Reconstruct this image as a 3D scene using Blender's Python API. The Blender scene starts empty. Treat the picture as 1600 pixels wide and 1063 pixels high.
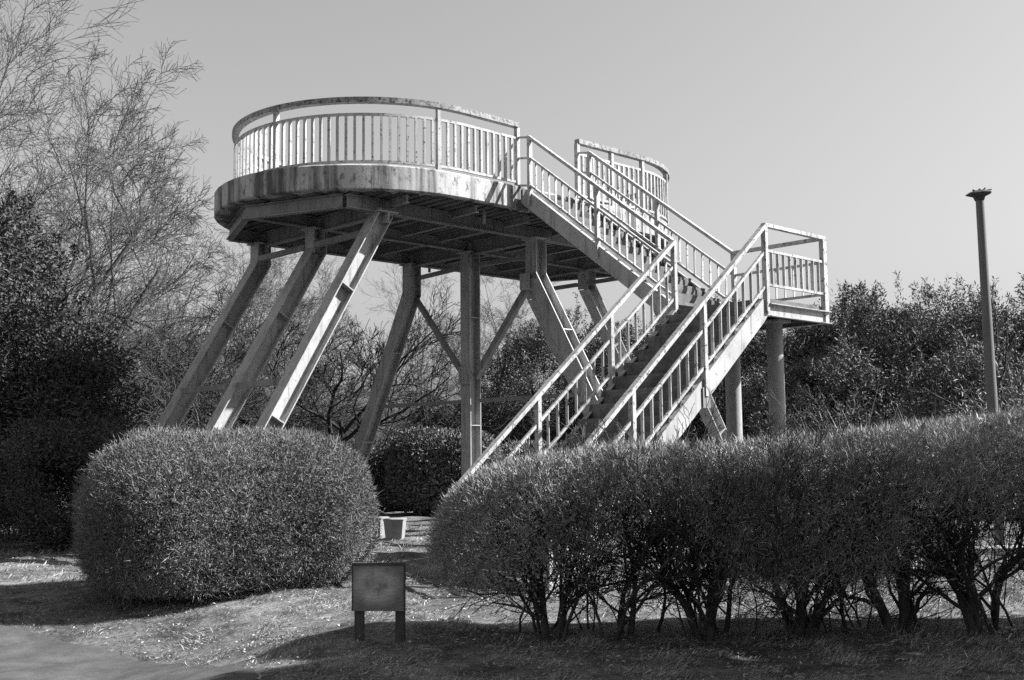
import bpy, math, random
import numpy as np
from mathutils import Vector, Matrix

R = math.radians
SC = bpy.context.scene
COL = SC.collection

# ------------------------------------------------------------------ camera, sky, sun, exposure
EYE = 1.53
PITCH, ROLL = 0.0997, 0.0107
cam_data = bpy.data.cameras.new('camera')
cam_data.sensor_width = 36.0
cam_data.lens = 39.375
cam_data.clip_start = 0.1
cam_data.clip_end = 1200.0
cam = bpy.data.objects.new('camera', cam_data)
COL.objects.link(cam)
cam.matrix_world = (Matrix.Translation((0, 0, EYE)) @ Matrix.Rotation(math.pi / 2 + PITCH, 4, 'X')
                    @ Matrix.Rotation(-ROLL, 4, 'Z'))
SC.camera = cam

SUN_AZ, SUN_EL = R(3.0), R(40.0)          # azimuth from +X towards +Y
world = bpy.data.worlds.new('World')
SC.world = world
world.use_nodes = True
wn = world.node_tree.nodes
wl = world.node_tree.links
wn.clear()
w_out = wn.new('ShaderNodeOutputWorld')
w_bg = wn.new('ShaderNodeBackground')
w_sky = wn.new('ShaderNodeTexSky')
w_bw = wn.new('ShaderNodeSeparateColor')       # blue-sensitive black and white
w_sky.sky_type = 'NISHITA'
w_sky.sun_disc = False
w_sky.sun_elevation = SUN_EL
w_sky.sun_rotation = math.pi / 2 - SUN_AZ
w_sky.altitude = 50.0
w_sky.air_density = 1.0
w_sky.dust_density = 2.2
w_sky.ozone_density = 1.0
w_bg.inputs['Strength'].default_value = 0.05
wl.new(w_sky.outputs['Color'], w_bw.inputs['Color'])
wl.new(w_bw.outputs['Blue'], w_bg.inputs['Color'])
wl.new(w_bg.outputs['Background'], w_out.inputs['Surface'])

sun_data = bpy.data.lights.new('sun', 'SUN')
sun_data.energy = 5.0
sun_data.angle = R(0.5)
sun_data.color = (1.0, 1.0, 1.0)          # the photograph is black and white
sun = bpy.data.objects.new('sun', sun_data)
COL.objects.link(sun)
S_DIR = Vector((math.cos(SUN_EL) * math.cos(SUN_AZ), math.cos(SUN_EL) * math.sin(SUN_AZ), math.sin(SUN_EL)))
sun.rotation_euler = S_DIR.to_track_quat('Z', 'Y').to_euler()
sun.location = (20, 5, 25)

SC.view_settings.view_transform = 'Standard'
SC.view_settings.look = 'None'
SC.view_settings.exposure = 1.45
SC.view_settings.gamma = 1.0
SC.view_settings.use_curve_mapping = False
SC.render.engine = 'CYCLES'
SC.cycles.max_bounces = 5
SC.cycles.diffuse_bounces = 3
SC.cycles.glossy_bounces = 2
SC.cycles.transparent_max_bounces = 4
SC.cycles.use_denoising = False

# ------------------------------------------------------------------ materials
class NT:
    def __init__(self, name, rough=0.6, spec=0.3):
        self.m = bpy.data.materials.new(name)
        self.m.use_nodes = True
        self.t = self.m.node_tree
        self.n = self.t.nodes
        self.b = self.n['Principled BSDF']
        self.b.inputs['Roughness'].default_value = rough
        self.b.inputs['Specular IOR Level'].default_value = spec
        self.geo = self.n.new('ShaderNodeNewGeometry')
    def link(self, a, b): self.t.links.new(a, b)
    def noise(self, scale, detail=4, rough=0.6, stretch=None):
        nz = self.n.new('ShaderNodeTexNoise')
        nz.inputs['Scale'].default_value = scale
        nz.inputs['Detail'].default_value = detail
        nz.inputs['Roughness'].default_value = rough
        src = self.geo.outputs['Position']
        if stretch:
            mp = self.n.new('ShaderNodeMapping')
            mp.inputs['Scale'].default_value = stretch
            self.link(src, mp.inputs['Vector'])
            src = mp.outputs['Vector']
        self.link(src, nz.inputs['Vector'])
        return nz.outputs['Fac']
    def ramp(self, fac, stops, interp='LINEAR'):
        r = self.n.new('ShaderNodeValToRGB')
        r.color_ramp.interpolation = interp
        e = r.color_ramp.elements
        while len(e) < len(stops): e.new(0.5)
        for el, (p, v) in zip(e, stops):
            el.position = p
            el.color = (v, v, v, 1)
        self.link(fac, r.inputs['Fac'])
        return r.outputs['Color']
    def mix(self, fac, a, b, mode='MIX'):
        mx = self.n.new('ShaderNodeMix')
        mx.data_type = 'RGBA'
        mx.blend_type = mode
        for j, v in ((0, fac), (6, a), (7, b)):
            s = mx.inputs[j]
            if isinstance(v, (int, float)):
                s.default_value = v if j == 0 else (v, v, v, 1)
            else:
                self.link(v, s)
        return mx.outputs[2]
    def bump(self, h, strength=0.3, dist=0.01):
        bp = self.n.new('ShaderNodeBump')
        bp.inputs['Strength'].default_value = strength
        bp.inputs['Distance'].default_value = dist
        self.link(h, bp.inputs['Height'])
        self.link(bp.outputs['Normal'], self.b.inputs['Normal'])
    def base(self, c):
        if isinstance(c, (int, float)): self.b.inputs['Base Color'].default_value = (c, c, c, 1)
        else: self.link(c, self.b.inputs['Base Color'])
        return self.m

def mat_paint(name, lo, hi, rust=0.62, spot=0.07):
    k = NT(name, 0.5, 0.35)
    base = k.ramp(k.noise(2.2, 5, 0.6), [(0.3, lo), (0.65, hi)])
    dirt = k.ramp(k.noise(9, 6, 0.7, (1, 1, 0.35)), [(0.52, 1.0), (0.72, 0.62)])
    c = k.mix(1.0, base, dirt, 'MULTIPLY')
    run = k.ramp(k.noise(13, 5, 0.6, (1, 1, 0.06)), [(0.55, 1.0), (0.70, 0.5)])
    c = k.mix(1.0, c, run, 'MULTIPLY')
    fl = k.noise(17, 8, 0.75)
    c = k.mix(k.ramp(fl, [(rust, 0.0), (rust + 0.035, 1.0)]), c, spot)
    k.bump(fl, 0.25, 0.006)
    return k.base(c)

def mat_slab():
    k = NT('slab_concrete', 0.85, 0.2)
    base = k.ramp(k.noise(1.6, 6, 0.65), [(0.3, 0.32), (0.7, 0.46)])
    st = k.noise(4.2, 6, 0.6, (1.0, 1.0, 0.05))
    c = k.mix(k.ramp(st, [(0.45, 0.0), (0.59, 0.9)]), base, 0.06)
    sp = k.noise(11, 7, 0.75, (1, 1, 0.5))
    c = k.mix(k.ramp(sp, [(0.52, 0.0), (0.62, 0.8)]), c, 0.07)
    k.bump(k.noise(24, 6, 0.7), 0.3, 0.01)
    return k.base(c)

def mat_leaf(name, lo, hi, rough=0.55, spec=0.3, trans=0.0):
    k = NT(name, rough, spec)
    rnd = k.geo.outputs['Random Per Island']
    c = k.ramp(rnd, [(0.0, lo), (0.75, (lo + hi) * 0.5), (1.0, hi)])
    c = k.mix(1.0, c, k.ramp(k.noise(1.3, 3, 0.5), [(0.3, 0.75), (0.7, 1.2)]), 'MULTIPLY')
    k.base(c)
    if trans > 0:
        tr = k.n.new('ShaderNodeBsdfTranslucent')
        k.link(c, tr.inputs['Color'])
        ms = k.n.new('ShaderNodeMixShader')
        ms.inputs[0].default_value = trans
        k.link(k.b.outputs['BSDF'], ms.inputs[1])
        k.link(tr.outputs['BSDF'], ms.inputs[2])
        k.link(ms.outputs['Shader'], k.n['Material Output'].inputs['Surface'])
    return k.m

def mat_simple(name, lo, hi, scale, rough=0.8, stretch=None, bump=0.3, spec=0.2):
    k = NT(name, rough, spec)
    nz = k.noise(scale, 6, 0.65, stretch)
    c = k.ramp(nz, [(0.3, lo), (0.7, hi)])
    k.bump(nz, bump, 0.01)
    return k.base(c)

M = {}
M['paint'] = mat_paint('weathered_paint', 0.28, 0.39, 0.61)
M['rail_paint'] = mat_paint('rail_paint', 0.31, 0.44, 0.56)
M['old_rail'] = mat_paint('flaking_rail_paint', 0.16, 0.28, 0.52, 0.045)
M['paint_shaded'] = mat_paint('weathered_paint_shaded', 0.16, 0.24, 0.62)  # leg paint in a darker copy, standing in for shade under the deck
M['slab'] = mat_slab()
M['tread'] = mat_simple('tread_concrete', 0.06, 0.18, 5.0, 0.85)
M['concrete'] = mat_simple('column_concrete', 0.25, 0.34, 6.0, 0.8)
M['stool'] = mat_simple('stool_concrete', 0.17, 0.27, 9.0, 0.85)
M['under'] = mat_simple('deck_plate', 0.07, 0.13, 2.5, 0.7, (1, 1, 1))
M['bark'] = mat_simple('bark', 0.014, 0.04, 18.0, 0.9, (1, 1, 0.25), 0.6)
M['stem_bark'] = mat_simple('stem_bark', 0.03, 0.10, 22.0, 0.9, (1, 1, 0.3), 0.6)
M['twig'] = mat_simple('twig_bark', 0.05, 0.11, 6.0, 0.85)
M['pale_bark'] = mat_simple('pale_bark', 0.05, 0.11, 6.0, 0.9)
M['hedge'] = mat_leaf('hedge_foliage', 0.10, 0.29, 0.85, 0.04)
M['hedge_right'] = mat_leaf('hedge_foliage_dense', 0.17, 0.5, 0.85, 0.04)
M['evergreen'] = mat_leaf('evergreen_leaves', 0.04, 0.14, 0.7, 0.1)
M['thicket'] = mat_leaf('thicket_leaves', 0.07, 0.22, 0.65, 0.12)
M['grass'] = mat_leaf('dry_grass', 0.16, 0.5, 0.8, 0.08)
M['reed'] = mat_leaf('reed_leaves', 0.08, 0.3, 0.6, 0.3)
M['lamp'] = mat_simple('lamp_steel', 0.09, 0.14, 8.0, 0.55, (1, 1, 0.2), 0.1, 0.4)
M['lamp_rust'] = mat_simple('lamp_rust', 0.03, 0.07, 20.0, 0.8)
M['sign_wood'] = mat_simple('sign_wood', 0.05, 0.1, 14.0, 0.85, (1, 1, 0.2))

def mat_signface():
    k = NT('faded_sign_face', 0.75, 0.2)
    tc = k.n.new('ShaderNodeTexCoord')
    mp = k.n.new('ShaderNodeMapping')
    mp.inputs['Location'].default_value = (0.1, 0.0, -2.45)
    mp.inputs['Scale'].default_value = (4.2, 1.0, 5.3)
    k.link(tc.outputs['Object'], mp.inputs['Vector'])
    gr = k.n.new('ShaderNodeTexGradient')
    gr.gradient_type = 'SPHERICAL'
    k.link(mp.outputs['Vector'], gr.inputs['Vector'])
    worn = k.ramp(k.noise(7.5, 7, 0.7), [(0.36, 0.2), (0.56, 1.0)])
    streak = k.ramp(k.noise(8, 6, 0.7, (1.5, 1, 9)), [(0.3, 0.7), (0.7, 1.15)])
    c = k.mix(k.mix(1.0, k.ramp(gr.outputs['Fac'], [(0.0, 0.12), (0.45, 1.0)]), worn, 'MULTIPLY'), 0.17, 0.50)
    return k.base(k.mix(1.0, c, streak, 'MULTIPLY'))
M['sign_face'] = mat_signface()

def mat_ground():
    k = NT('dry_turf', 0.95, 0.1)
    a = k.ramp(k.noise(0.45, 5, 0.6), [(0.35, 0.10), (0.65, 0.2)])
    b = k.ramp(k.noise(14, 8, 0.75), [(0.35, 0.5), (0.65, 1.35)])
    k.bump(k.noise(18, 8, 0.75), 0.8, 0.04)
    d = k.ramp(k.noise(2.4, 6, 0.7), [(0.38, 0.45), (0.58, 1.15)])
    return k.base(k.mix(1.0, k.mix(1.0, a, b, 'MULTIPLY'), d, 'MULTIPLY'))
M['ground'] = mat_ground()
def mat_path():
    k = NT('path_asphalt', 0.9, 0.15)
    a = k.ramp(k.noise(0.8, 5, 0.6), [(0.3, 0.062), (0.7, 0.095)])
    b = k.ramp(k.noise(90, 4, 0.7), [(0.3, 0.8), (0.7, 1.2)])
    k.bump(k.noise(70, 5, 0.7), 0.6, 0.01)
    d = k.ramp(k.noise(3.2, 7, 0.75), [(0.38, 0.78), (0.62, 1.18)])
    g = k.ramp(k.noise(38, 3, 0.6), [(0.66, 1.0), (0.72, 1.7)])
    return k.base(k.mix(1.0, k.mix(1.0, k.mix(1.0, a, b, 'MULTIPLY'), d, 'MULTIPLY'), g, 'MULTIPLY'))
M['path'] = mat_path()

# ------------------------------------------------------------------ object helpers
def tag(o, label=None, cat=None, group=None, kind=None):
    if label: o['label'] = label
    if cat: o['category'] = cat
    if group: o['group'] = group
    if kind: o['kind'] = kind
    return o

def link_obj(name, mesh, parent=None, loc=(0, 0, 0), rot=(0, 0, 0)):
    o = bpy.data.objects.new(name, mesh)
    COL.objects.link(o)
    if parent is not None: o.parent = parent
    o.location = loc
    o.rotation_euler = rot
    return o

def empty(name, loc=(0, 0, 0), rz=0.0):
    o = bpy.data.objects.new(name, None)
    o.empty_display_size = 0.2
    COL.objects.link(o)
    o.location = loc
    o.rotation_euler = (0, 0, rz)
    return o

def np_mesh(name, verts, faces, mat, smooth=False):
    """verts (n,3) array, faces (m,k) int array with equal k"""
    me = bpy.data.meshes.new(name)
    verts = np.asarray(verts, dtype=np.float32)
    faces = np.asarray(faces, dtype=np.int32)
    m, k = faces.shape
    me.vertices.add(len(verts))
    me.vertices.foreach_set('co', verts.ravel())
    me.loops.add(m * k)
    me.loops.foreach_set('vertex_index', faces.ravel())
    me.polygons.add(m)
    me.polygons.foreach_set('loop_start', np.arange(0, m * k, k, dtype=np.int32))
    me.polygons.foreach_set('loop_total', np.full(m, k, dtype=np.int32))
    if smooth: me.polygons.foreach_set('use_smooth', np.ones(m, dtype=bool))
    me.update(calc_edges=True)
    me.materials.append(mat)
    return me

class MB:
    """collects simple shapes into one mesh"""
    def __init__(self): self.v, self.f = [], []
    def hexa(self, pts):
        n = len(self.v)
        self.v += [tuple(p) for p in pts]
        for q in ((0, 3, 2, 1), (4, 5, 6, 7), (0, 1, 5, 4), (1, 2, 6, 5), (2, 3, 7, 6), (3, 0, 4, 7)):
            self.f.append(tuple(n + i for i in q))
    def box(self, x0, x1, y0, y1, z0, z1):
        self.hexa([(x0, y0, z0), (x1, y0, z0), (x1, y1, z0), (x0, y1, z0),
                   (x0, y0, z1), (x1, y0, z1), (x1, y1, z1), (x0, y1, z1)])
    def bar(self, p0, p1, ddir, d0, d1, w0, w1):
        """prism from p0 to p1, cross-section spans d0..d1 along ddir and w0..w1 along axis x ddir"""
        p0, p1, dd = Vector(p0), Vector(p1), Vector(ddir)
        a = (p1 - p0).normalized()
        d = (dd - a * dd.dot(a)).normalized()
        w = a.cross(d)
        q = [(d0, w0), (d1, w0), (d1, w1), (d0, w1)]
        self.hexa([p0 + d * i + w * j for i, j in q] + [p1 + d * i + w * j for i, j in q])
    def ibeam(self, p0, p1, ddir, depth, width, tw=0.012, tf=0.018):
        self.bar(p0, p1, ddir, -depth / 2, -depth / 2 + tf, -width / 2, width / 2)
        self.bar(p0, p1, ddir, depth / 2 - tf, depth / 2, -width / 2, width / 2)
        self.bar(p0, p1, ddir, -depth / 2 + tf, depth / 2 - tf, -tw / 2, tw / 2)
    def channel(self, p0, p1, ddir, depth, width, t=0.012):
        """C section, web at w=0, flanges towards +w"""
        self.bar(p0, p1, ddir, -depth / 2, depth / 2, 0, t)
        self.bar(p0, p1, ddir, -depth / 2, -depth / 2 + t, t, width)
        self.bar(p0, p1, ddir, depth / 2 - t, depth / 2, t, width)
    def tube(self, pts, radii, n=8, caps=True):
        base = len(self.v)
        P = [Vector(p) for p in pts]
        up = Vector((0.13, 0.31, 0.94))
        for i, p in enumerate(P):
            a = (P[min(i + 1, len(P) - 1)] - P[max(i - 1, 0)]).normalized()
            s = a.cross(up)
            if s.length < 1e-3: s = a.cross(Vector((1, 0, 0)))
            s.normalize()
            t = a.cross(s)
            r = radii[i] if isinstance(radii, (list, tuple)) else radii
            for k in range(n):
                an = 2 * math.pi * k / n
                self.v.append(tuple(p + s * (r * math.cos(an)) + t * (r * math.sin(an))))
        for i in range(len(P) - 1):
            for k in range(n):
                a, b = base + i * n + k, base + i * n + (k + 1) % n
                self.f.append((a, b, b + n, a + n))
        if caps:
            self.f.append(tuple(base + k for k in range(n))[::-1])
            self.f.append(tuple(base + (len(P) - 1) * n + k for k in range(n)))
    def lathe(self, prof, n=20, cx=0.0, cy=0.0, seed=None, jag=0.0):
        base = len(self.v)
        rr = random.Random(seed)
        wob = [1 + rr.uniform(-jag, jag) for _ in range(n)]
        for r, z in prof:
            for k in range(n):
                an = 2 * math.pi * k / n
                self.v.append((cx + r * wob[k] * math.cos(an), cy + r * wob[k] * math.sin(an), z))
        for i in range(len(prof) - 1):
            for k in range(n):
                a, b = base + i * n + k, base + i * n + (k + 1) % n
                self.f.append((a, b, b + n, a + n))
        self.f.append(tuple(base + k for k in range(n))[::-1])
        self.f.append(tuple(base + (len(prof) - 1) * n + k for k in range(n)))
    def sweep(self, pts, half_w, z0, z1, closed=False):
        """rectangular section swept along plan points (x,y,z)"""
        P = [Vector(p) for p in pts]
        base = len(self.v)
        for i, p in enumerate(P):
            a = P[min(i + 1, len(P) - 1)] - P[max(i - 1, 0)]
            a.z = 0
            a.normalize()
            s = Vector((a.y, -a.x, 0))
            for q in ((-half_w, z0), (half_w, z0), (half_w, z1), (-half_w, z1)):
                self.v.append(tuple(p + s * q[0] + Vector((0, 0, q[1]))))
        for i in range(len(P) - 1):
            for k in range(4):
                a, b = base + i * 4 + k, base + i * 4 + (k + 1) % 4
                self.f.append((a, b, b + 4, a + 4))
        self.f.append((base + 3, base + 2, base + 1, base))
        e = base + (len(P) - 1) * 4
        self.f.append((e, e + 1, e + 2, e + 3))
    def mesh(self, name, mat, smooth=False, bevel=0.0):
        me = bpy.data.meshes.new(name)
        me.from_pydata(self.v, [], self.f)
        me.update()
        me.materials.append(mat)
        if smooth:
            for p in me.polygons: p.use_smooth = True
        return me
    def build(self, name, mat, parent=None, loc=(0, 0, 0), rot=(0, 0, 0), smooth=False):
        return link_obj(name, self.mesh(name, mat, smooth), parent, loc, rot)

def shade_auto(o, ang=35):
    me = o.data
    for p in me.polygons: p.use_smooth = True
    me.set_sharp_from_angle(angle=R(ang))

# ------------------------------------------------------------------ terrain
def sst(t):
    t = np.clip(t, 0, 1)
    return t * t * (3 - 2 * t)
def ground_z(x, y):
    x = np.asarray(x, float)
    y = np.asarray(y, float)
    z = -0.38 * sst((-1.2 - x) / 2.5) * sst((13.6 - y) / 3.2)
    z = z + 0.014 * np.sin(x * 2.1 + 0.4) * np.sin(y * 1.7) + 0.010 * np.sin(x * 5.3 + y * 3.1) + 0.008 * np.sin(x * 9.1 - y * 7.3 + 1.0)
    return z
def gz(x, y): return float(ground_z(x, y))

xs = np.concatenate([[-400, -200, -100, -60, -40, -30, -22], np.arange(-16, 16.01, 0.2), [22, 30, 40, 60, 100, 200, 400]])
ys = np.concatenate([[-60, -30, -15, -8, -4, 0, 3], np.arange(5, 32.01, 0.2), [36, 42, 50, 65, 100, 200, 400, 800]])
gx, gy = np.meshgrid(xs, ys)
gv = np.stack([gx.ravel(), gy.ravel(), ground_z(gx, gy).ravel()], 1)
nx, ny = len(xs), len(ys)
ii = (np.arange(ny - 1)[:, None] * nx + np.arange(nx - 1)[None, :]).ravel()
gf = np.stack([ii, ii + 1, ii + nx + 1, ii + nx], 1)
ground = link_obj('ground', np_mesh('ground', gv, gf, M['ground'], True))
tag(ground, 'dry winter turf around the lookout tower', None, None, 'structure')

# asphalt path crossing the lower left, laid 4 mm above the turf
PATH_EDGE = [(-16, 12.6), (-9, 12.5), (-6.5, 12.2), (-5.25, 11.75), (-4.3, 11.25), (-3.6, 10.75), (-2.9, 10.0), (-2.35, 9.25), (-2.0, 8.6), (-1.6, 7.2), (-1.2, 5.2), (-0.9, 2.0), (-0.8, -3.0)]
def catmull(P, n=8):
    P = [np.array(p, float) for p in P]
    out = []
    for i in range(len(P) - 1):
        a, b, c, d = P[max(i - 1, 0)], P[i], P[i + 1], P[min(i + 2, len(P) - 1)]
        for k in range(n):
            t = k / n
            out.append(0.5 * ((2 * b) + (c - a) * t + (2 * a - 5 * b + 4 * c - d) * t * t + (3 * b - a - 3 * c + d) * t ** 3))
    out.append(P[-1])
    return np.array(out)
pe = catmull(PATH_EDGE, 10)
tg = np.gradient(pe, axis=0)
tg /= np.linalg.norm(tg, axis=1)[:, None]
nrm = np.stack([tg[:, 1], -tg[:, 0]], 1)          # towards the camera side
nrm *= np.sign((nrm @ np.array([-1.0, -1.0])))[:, None]
rngp = np.random.default_rng(5)
wob = np.convolve(rngp.normal(0, 0.05, len(pe) + 8), np.ones(5) / 5, 'same')[4:-4]
offs = np.linspace(0, 2.6, 14)
pv = []
for j, o_ in enumerate(offs):
    q = pe + nrm * (o_ + (wob * (1 - j / 13.0)))[:, None]
    pv.append(np.column_stack([q, ground_z(q[:, 0], q[:, 1]) + 0.012 + 0.01 * min(1, o_ / 0.6)]))
pv = np.concatenate(pv)
L = len(pe)
ii = (np.arange(13)[:, None] * L + np.arange(L - 1)[None, :]).ravel()
path = link_obj('path', np_mesh('path', pv, np.stack([ii, ii + L, ii + L + 1, ii + 1], 1), M['path'], True))
tag(path, 'smooth grey path curving past the lower left', None, None, 'structure')

# ------------------------------------------------------------------ lookout tower
PSI = 0.8115
BX, BY = 3.4695, 15.1224
tower = empty('lookout_tower', (BX, BY, 0), math.pi / 2 - PSI)
tag(tower, 'weathered white lookout tower with oval deck on splayed legs and a turning staircase', 'lookout tower')

ZF, ZS = 6.0, 5.6                 # deck floor and slab underside
UL, UR, VC = -1.3, 3.1, 7.4       # stadium centres
LU, LV = 1.4936, 1.5683           # landing size
ZL = 3.5145                       # landing floor

def stadium(r, n=22, u0=UL, u1=UR):
    pts = []
    for k in range(n + 1):
        a = R(270) + math.pi * k / n
        pts.append((u1 + r * math.cos(a), VC + r * math.sin(a)))
    for k in range(n + 1):
        a = R(90) + math.pi * k / n
        pts.append((u0 + r * math.cos(a), VC + r * math.sin(a)))
    return pts

# deck slab
mb = MB()
prof = [(2.60, ZS), (2.62, ZS + 0.02), (2.62, ZF - 0.02), (2.60, ZF)]
n0 = None
for r, z in prof:
    for p in stadium(r): mb.v.append((p[0], p[1], z))
ns = len(stadium(1))
for i in range(3):
    for k in range(ns):
        a, b = i * ns + k, i * ns + (k + 1) % ns
        mb.f.append((a, b, b + ns, a + ns))
mb.f.append(tuple(range(ns))[::-1])
mb.f.append(tuple(3 * ns + k for k in range(ns)))
deck = mb.build('deck_slab', M['slab'], tower)
shade_auto(deck, 40)
# corrugated plate under the slab
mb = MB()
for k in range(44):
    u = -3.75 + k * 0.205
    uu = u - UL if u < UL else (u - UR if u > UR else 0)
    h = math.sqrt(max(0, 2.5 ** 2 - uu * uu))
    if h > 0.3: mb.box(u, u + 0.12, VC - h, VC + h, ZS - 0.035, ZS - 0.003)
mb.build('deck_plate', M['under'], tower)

# girders and joists
GV = (5.6, 7.4, 9.2)
ZG = ZS - 0.04
def oct_pt(c, r, deg): return (c + r * math.cos(R(deg)), VC + r * math.sin(R(deg)))
RO = 2.42
def girder(p, q, depth=0.22, width=0.12, ztop=ZG, name='girder'):
    m_ = MB()
    m_.ibeam((p[0], p[1], ztop - depth / 2), (q[0], q[1], ztop - depth / 2), (0, 0, 1), depth, width)
    return m_.build(name, M['paint_shaded'], tower)
left_oct = [(-3.02, 5.66), (-3.70, 7.4), (-3.02, 9.14)]
right_oct = [(4.82, 5.66), (5.5, 7.4), (4.82, 9.14)]
for a, b in zip(left_oct[:-1], left_oct[1:]): girder(a, b)
for a, b in zip(right_oct[:-1], right_oct[1:]): girder(a, b)
girder((-2.98, 5.6), (4.78, 5.6))
girder((-3.6, 7.4), (5.4, 7.4), 0.2)
girder((-2.98, 9.2), (4.78, 9.2))
for u in (-2.3, 1.15, 4.25):
    for a, b in ((5.67, 7.33), (7.47, 9.13)): girder((u, a), (u, b), 0.26, 0.14, ZG, 'cross_beam')
for u in (-1.45, -0.55, 0.3, 2.0, 2.8, 3.55):
    for a, b in ((5.67, 7.33), (7.47, 9.13)): girder((u, a), (u, b), 0.12, 0.08, ZG, 'joist')
for u, s in ((-2.2, 1), (-0.9, 1), (0.3, 1), (1.5, 1), (2.7, 1), (3.9, 1)):
    uu = u - UL if u < UL else (u - UR if u > UR else 0)
    h = math.sqrt(2.5 ** 2 - uu * uu)
    girder((u, VC - h), (u, 5.53), 0.12, 0.07, ZG, 'bracket')
    girder((u, 9.27), (u, VC + h), 0.12, 0.07, ZG, 'bracket')

# legs : H sections
ZT = ZG - 0.225
def leg(top, k, direction, bend=None, name='leg', depth=0.27, width=0.27):
    m_ = MB()
    tx, ty = top
    dx, dy = direction
    dd = (1, 0, 0)
    foot = None
    if dx == 0 and dy == 0:
        m_.ibeam((tx, ty, ZT), (tx, ty, 0.02), dd, depth, width)
        foot = (tx, ty)
    else:
        zb = bend if bend else ZT
        if bend: m_.ibeam((tx, ty, ZT), (tx, ty, zb - 0.06), dd, depth, width)
        fx, fy = tx + dx * k * zb, ty + dy * k * zb
        m_.ibeam((tx, ty, zb), (fx, fy, 0.02), dd, depth, width)
        foot = (fx, fy)
    o = m_.build(name, M['paint'], tower)
    # stiffener plates inside the H, top cap and foot plate
    a = Vector((tx, ty, bend or ZT))
    b = Vector((foot[0], foot[1], 0.02))
    ax = (b - a).normalized()
    side = Vector((-dy, dx, 0)) if (dx or dy) else Vector((1, 0, 0))
    for t in (0.235, 0.62):
        p = a.lerp(b, t)
        s = MB()
        dv = Vector(dd)
        s.bar(p - ax * 0.008, p + ax * 0.008, dv, -depth / 2 + 0.019, depth / 2 - 0.019, 0.0075, width / 2 - 0.004)
        s.bar(p - ax * 0.008, p + ax * 0.008, dv, -depth / 2 + 0.019, depth / 2 - 0.019, -width / 2 + 0.004, -0.0075)
        s.build('stiffener', M['paint'], o)
    c = MB()
    c.box(tx - 0.19, tx + 0.19, ty - 0.19, ty + 0.19, ZT + 0.001, ZT + 0.02)
    c.build('cap_plate', M['paint'], o)
    f = MB()
    f.box(foot[0] - 0.3, foot[0] + 0.3, foot[1] - 0.3, foot[1] + 0.3, -0.3, 0.018)
    f.build('footing', M['concrete'], o)
    return o
KL = 0.59
leg((-2.3, 5.6), KL, (-1, 0))
leg((-2.35, 7.4), KL, (-1, 0), 4.98)
leg((-2.35, 9.2), KL, (-1, 0), 4.98)
leg((1.15, 9.2), 0.54, (0, 1), 4.75)
leg((1.15, 7.4), 0, (0, 0))
leg((1.15, 5.6), 0.60, (0, -1), 4.68)
KR = 0.70
leg((4.3, 5.6), KR, (1, 0), 5.0)
leg((4.45, 7.4), KR, (1, 0), 5.0)
leg((4.68, 9.2), KR, (1, 0), 5.0)

def rod(p, q, name='brace', half=0.045):
    m_ = MB()
    m_.bar(p, q, (0.01, 0.02, 1), -half, half, -half * 0.8, half * 0.8)
    return m_.build(name, M['paint_shaded'], tower)
# braces of the middle frame
rod((1.15, 7.25, 2.95), (1.15, 5.78, 4.55), 'brace', 0.06)
rod((1.15, 7.55, 2.95), (1.15, 9.05, 4.62), 'brace', 0.05)
def on_leg(top, k, d, z, bend): return (top[0] + d[0] * k * (bend - z), top[1] + d[1] * k * (bend - z), z)
zt = 2.5
rod((1.15, 7.24, zt), on_leg((1.15, 5.6), 0.60, (0, -0.92), zt, 4.68), 'tie_bar', 0.035)
rod((1.15, 7.56, zt), on_leg((1.15, 9.2), 0.54, (0, 0.9), zt, 4.75), 'tie_bar', 0.035)
rod((1.15, 7.56, 5.1), (1.15, 9.05, 5.05), 'tie_bar', 0.04)
rod((1.15, 7.24, 5.1), (1.15, 5.75, 5.05), 'tie_bar', 0.04)
for z in (2.62, 5.05):
    u = -2.32 - KL * (5.3 - z) * 1.0
    rod((u, 5.75, z), (u, 7.25, z), 'tie_bar', 0.045)
    rod((u, 7.55, z), (u, 9.05, z), 'tie_bar', 0.045)
    u = 4.3 + KR * max(0, 5.0 - z)
    rod((u, 5.75, z), (u, 7.25, z), 'tie_bar', 0.04)
    rod((u, 7.55, z), (u, 9.05, z), 'tie_bar', 0.04)
def gusset(v, z, hv, hz, name='gusset_plate'):
    k_ = MB()
    k_.box(0.975, 0.985, v - hv, v + hv, z - hz, z + hz)
    for a_ in (-0.6, 0.6):
        for b_ in (-0.65, 0.0, 0.65):
            k_.tube([(0.976, v + a_ * hv, z + b_ * hz), (0.955, v + a_ * hv, z + b_ * hz)], 0.014, 6)
    return k_.build(name, M['paint'], tower)
gusset(7.4, 2.98, 0.16, 0.17)
gusset(5.72, 4.58, 0.13, 0.15)
gusset(9.1, 4.64, 0.13, 0.15)
for v_ in (5.6, 7.4, 9.2):
    k_ = MB()
    for s_ in (-1, 1):
        k_.bar((-2.3 + s_ * 0.006, v_, ZG - 0.22), (-2.3 + s_ * 0.006, v_, ZG - 0.23 - 0.16), (0, 1, 0), -0.18, 0.18, -0.005, 0.005)
    k_.build('gusset_plate', M['paint'], tower)
for u, v in ((-0.6, 5.05), (1.9, 9.55)):
    m_ = MB()
    m_.tube([(u, v, ZS), (u, v, ZS - 0.28)], 0.03, 8)
    m_.build('drain_pipe', M['paint_shaded'], tower)

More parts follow.
